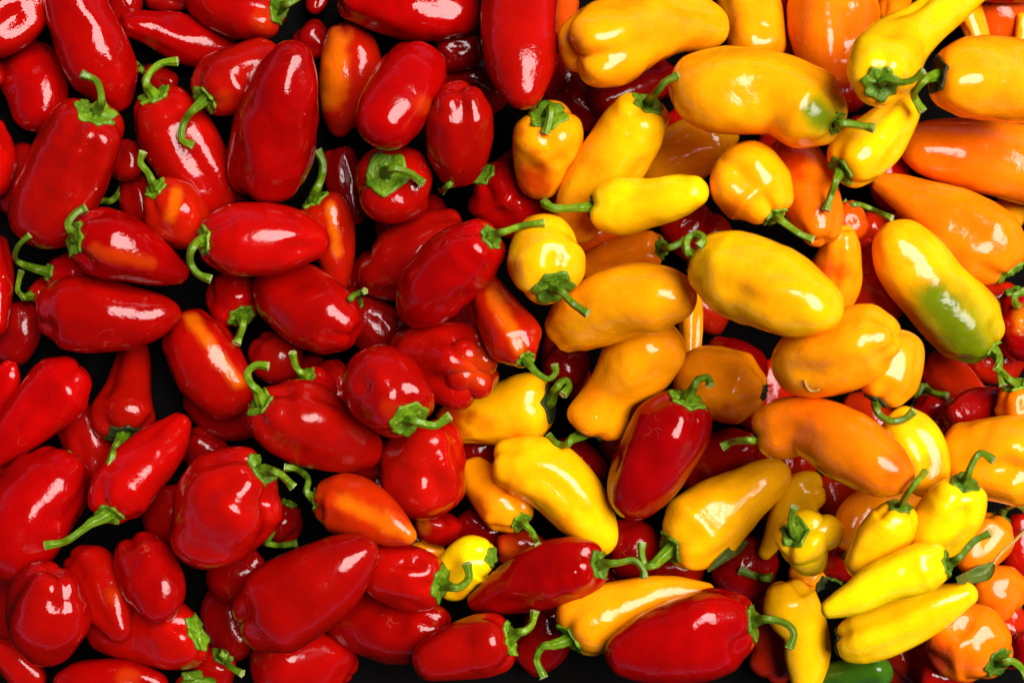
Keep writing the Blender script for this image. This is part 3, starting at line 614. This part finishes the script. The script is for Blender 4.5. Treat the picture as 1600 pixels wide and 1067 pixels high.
    # stem: a ridged stalk along the points seen in the photo
    sp = [tuple(q) for q in d['stem']]
    sp2 = spline([(x, y, 0) for x, y in sp], 22)[:, :2]
    z0 = head[2] + out[2] * .25 * rh
    tgt = []
    ls = np.r_[0, np.cumsum(np.hypot(*np.diff(sp2, axis=0).T))]
    for (x, y), s in zip(sp2, ls / ls[-1]):
        tgt.append(max(z0 + out[2] * 26 * s ** .8 + 4 * s, top_at(x, y) + 6.5 if s > .12 else z0))
    tgt = np.array(tgt); tgt = np.minimum(tgt, z0 + 95)
    for _ in range(4): tgt[1:-1] = np.maximum(tgt[1:-1], .25 * tgt[:-2] + .5 * tgt[1:-1] + .25 * tgt[2:]) * .5 + .5 * (.25 * tgt[:-2] + .5 * tgt[1:-1] + .25 * tgt[2:])
    SA = np.c_[sp2[:, 0], -sp2[:, 1], tgt]
    SA[0] = head + out * .06 * rh
    SA[1] = .5 * SA[1] + .5 * (head + out * .22 * rh)
    ST, SN, SB = frames(SA)
    k = len(SA); sr = rnd.uniform(.74, .9) * min(1.0, .62 + rh / 110)
    NR = 20; ta = np.linspace(0, 2 * math.pi, NR, endpoint=False)
    sv = []
    for i in range(k):
        u = i / (k - 1)
        r_ = (6.6 + 6.5 * math.exp(-u / .09) + 1.9 * sm((u - .78) / .22)) * sr
        for a_ in ta:
            q = r_ * (1 + .15 * math.cos(5 * a_ + u * 2) + .07 * noise.noise(Vector((math.cos(a_), math.sin(a_), u * 6 + idx))))
            sv.append(SA[i] + (SN[i] * math.cos(a_) + SB[i] * math.sin(a_)) * q)
    endr = np.array(sv[-NR:]); ec = endr.mean(0)
    sv = np.array(sv + [SA[0]])
    so_ = link('stem', world(np.c_[sv[:, 0], -sv[:, 1], sv[:, 2]]), grid_faces(k, NR, len(sv) - 1), STEM, root)
    ev = [ec + (p_ - ec) * g + ST[-1] * h for g, h in ((1.0, -.2), (.97, 1.2), (.6, .9)) for p_ in endr] + [ec + ST[-1] * .1]
    ev = np.array(ev)
    ce = link('cut_end', world(np.c_[ev[:, 0], -ev[:, 1], ev[:, 2]]), grid_faces(3, NR, None, len(ev) - 1), CUT, None, smooth=False)
    ce.data.transform(__import__('mathutils').Matrix.Translation(-root.location)); ce.parent = so_

# ------------------------------------------------------------------ the bin floor and the heap
fl = link('floor', [(-1.5, -1.5, 0), (1.5, -1.5, 0), (1.5, 1.5, 0), (-1.5, 1.5, 0)], [(0, 1, 2, 3)], FLOOR, smooth=False)
fl['kind'] = 'structure'; FLOOR.node_tree.nodes['Principled BSDF'].inputs['Specular IOR Level'].default_value = .05
for i, d in enumerate(PEP): build(d, i)

# ------------------------------------------------------------------ leaf scraps and a dry stalk
def leaf(pts, widths, label, name, mat, fold=.9, stalk=None):
    sp = spline([(x, y, w_) for (x, y), w_ in zip(pts, widths)], 20)
    hh = np.array([top_at(x, y) + 5 for x, y in sp[:, :2]])
    for _ in range(6): hh[1:-1] = .25 * hh[:-2] + .5 * hh[1:-1] + .25 * hh[2:]
    A = np.c_[sp[:, 0], -sp[:, 1], hh]
    T = np.gradient(A, axis=0); T /= np.linalg.norm(T, axis=1)[:, None]
    Sd = np.cross(T, [0, 0, 1.0]); Sd /= np.linalg.norm(Sd, axis=1)[:, None]
    vt, vb = [], []
    K = 9
    for i in range(len(A)):
        for j in range(K):
            u = j / (K - 1) * 2 - 1
            rz = abs(u) * sp[i, 2] * fold + 2.2 * noise.noise(Vector((i * .5, u * 2.5, 3))) * (.3 + abs(u))
            p_ = A[i] + Sd[i] * u * sp[i, 2] * (1 + .12 * noise.noise(Vector((i * .9, u, 9)))) + np.array([0, 0, rz])
            vt.append(p_); vb.append(p_ - [0, 0, 1.2])
    v = np.array(vt + vb); n_ = len(A); off = n_ * K; f = []
    for i in range(n_ - 1):
        for j in range(K - 1):
            q = (i * K + j, i * K + j + 1, (i + 1) * K + j + 1, (i + 1) * K + j)
            f.append(q); f.append(tuple(off + z for z in reversed(q)))
        for j in (0, K - 1):
            q = (i * K + j, (i + 1) * K + j, off + (i + 1) * K + j, off + i * K + j); f.append(q)
    wv = world(np.c_[v[:, 0], -v[:, 1], v[:, 2]])
    ctr = Vector(wv.mean(0)); ctr.z = wv[:, 2].min()
    if not stalk:
        o = link(name, wv - np.array(ctr), f, mat); o.location = ctr; tag(o, label, 'leaf'); return
    root = bpy.data.objects.new(name, None); C.objects.link(root); root.location = ctr; tag(root, label, 'leaf')
    link('blade', wv, f, mat, root); tube(stalk, 2.4, 'stalk', STRAW, root)
def tube(pts, r_, name, mat, parent=None, label=None, cat=None):
    sp = spline([(x, y, 0) for x, y in pts], 18)
    hh = np.array([top_at(x, y) + r_ * 1.1 for x, y in sp[:, :2]])
    for _ in range(4): hh[1:-1] = np.maximum(hh[1:-1], .5 * (hh[:-2] + hh[2:]))
    A = np.c_[sp[:, 0], -sp[:, 1], hh]; T, N, B = frames(A); v = []
    for i in range(len(A)):
        for k in range(8):
            a_ = k / 8 * 2 * math.pi; q = r_ * (1 + .25 * noise.noise(Vector((i * .7, k, 1))))
            v.append(A[i] + (N[i] * math.cos(a_) + B[i] * math.sin(a_)) * q)
    v = np.array(v + [A[0], A[-1]])
    wv = world(np.c_[v[:, 0], -v[:, 1], v[:, 2]]); n_ = len(v) - 2
    if parent is None:
        ctr = Vector(wv.mean(0)); o = link(name, wv - np.array(ctr), grid_faces(len(A), 8, n_, n_ + 1), mat); o.location = ctr
    else: o = link(name, wv, grid_faces(len(A), 8, n_, n_ + 1), mat, parent)
    if label: tag(o, label, cat)
    return o
leaf([(1106, 893), (1130, 872), (1152, 856), (1168, 846)], [2, 7, 9, 3], 'small folded green leaf beside the tip side of the big yellow pepper, over dark red', 'leaf_scrap', LEAF)
leaf([(1495, 907), (1520, 900), (1540, 893), (1552, 880)], [6, 11, 13, 5], 'wilted green leaf with thin straw stalk between long yellow peppers and orange ones', 'wilted_leaf', LEAF,
     stalk=[(1550, 883), (1562, 866), (1582, 848), (1603, 826)])
tube([(1257, 594), (1260, 604), (1268, 611), (1280, 609)], 1.6, 'dry_stalk', STRAW, label='tiny dry straw thread stuck to the lower edge of a plump orange pepper', cat='straw')
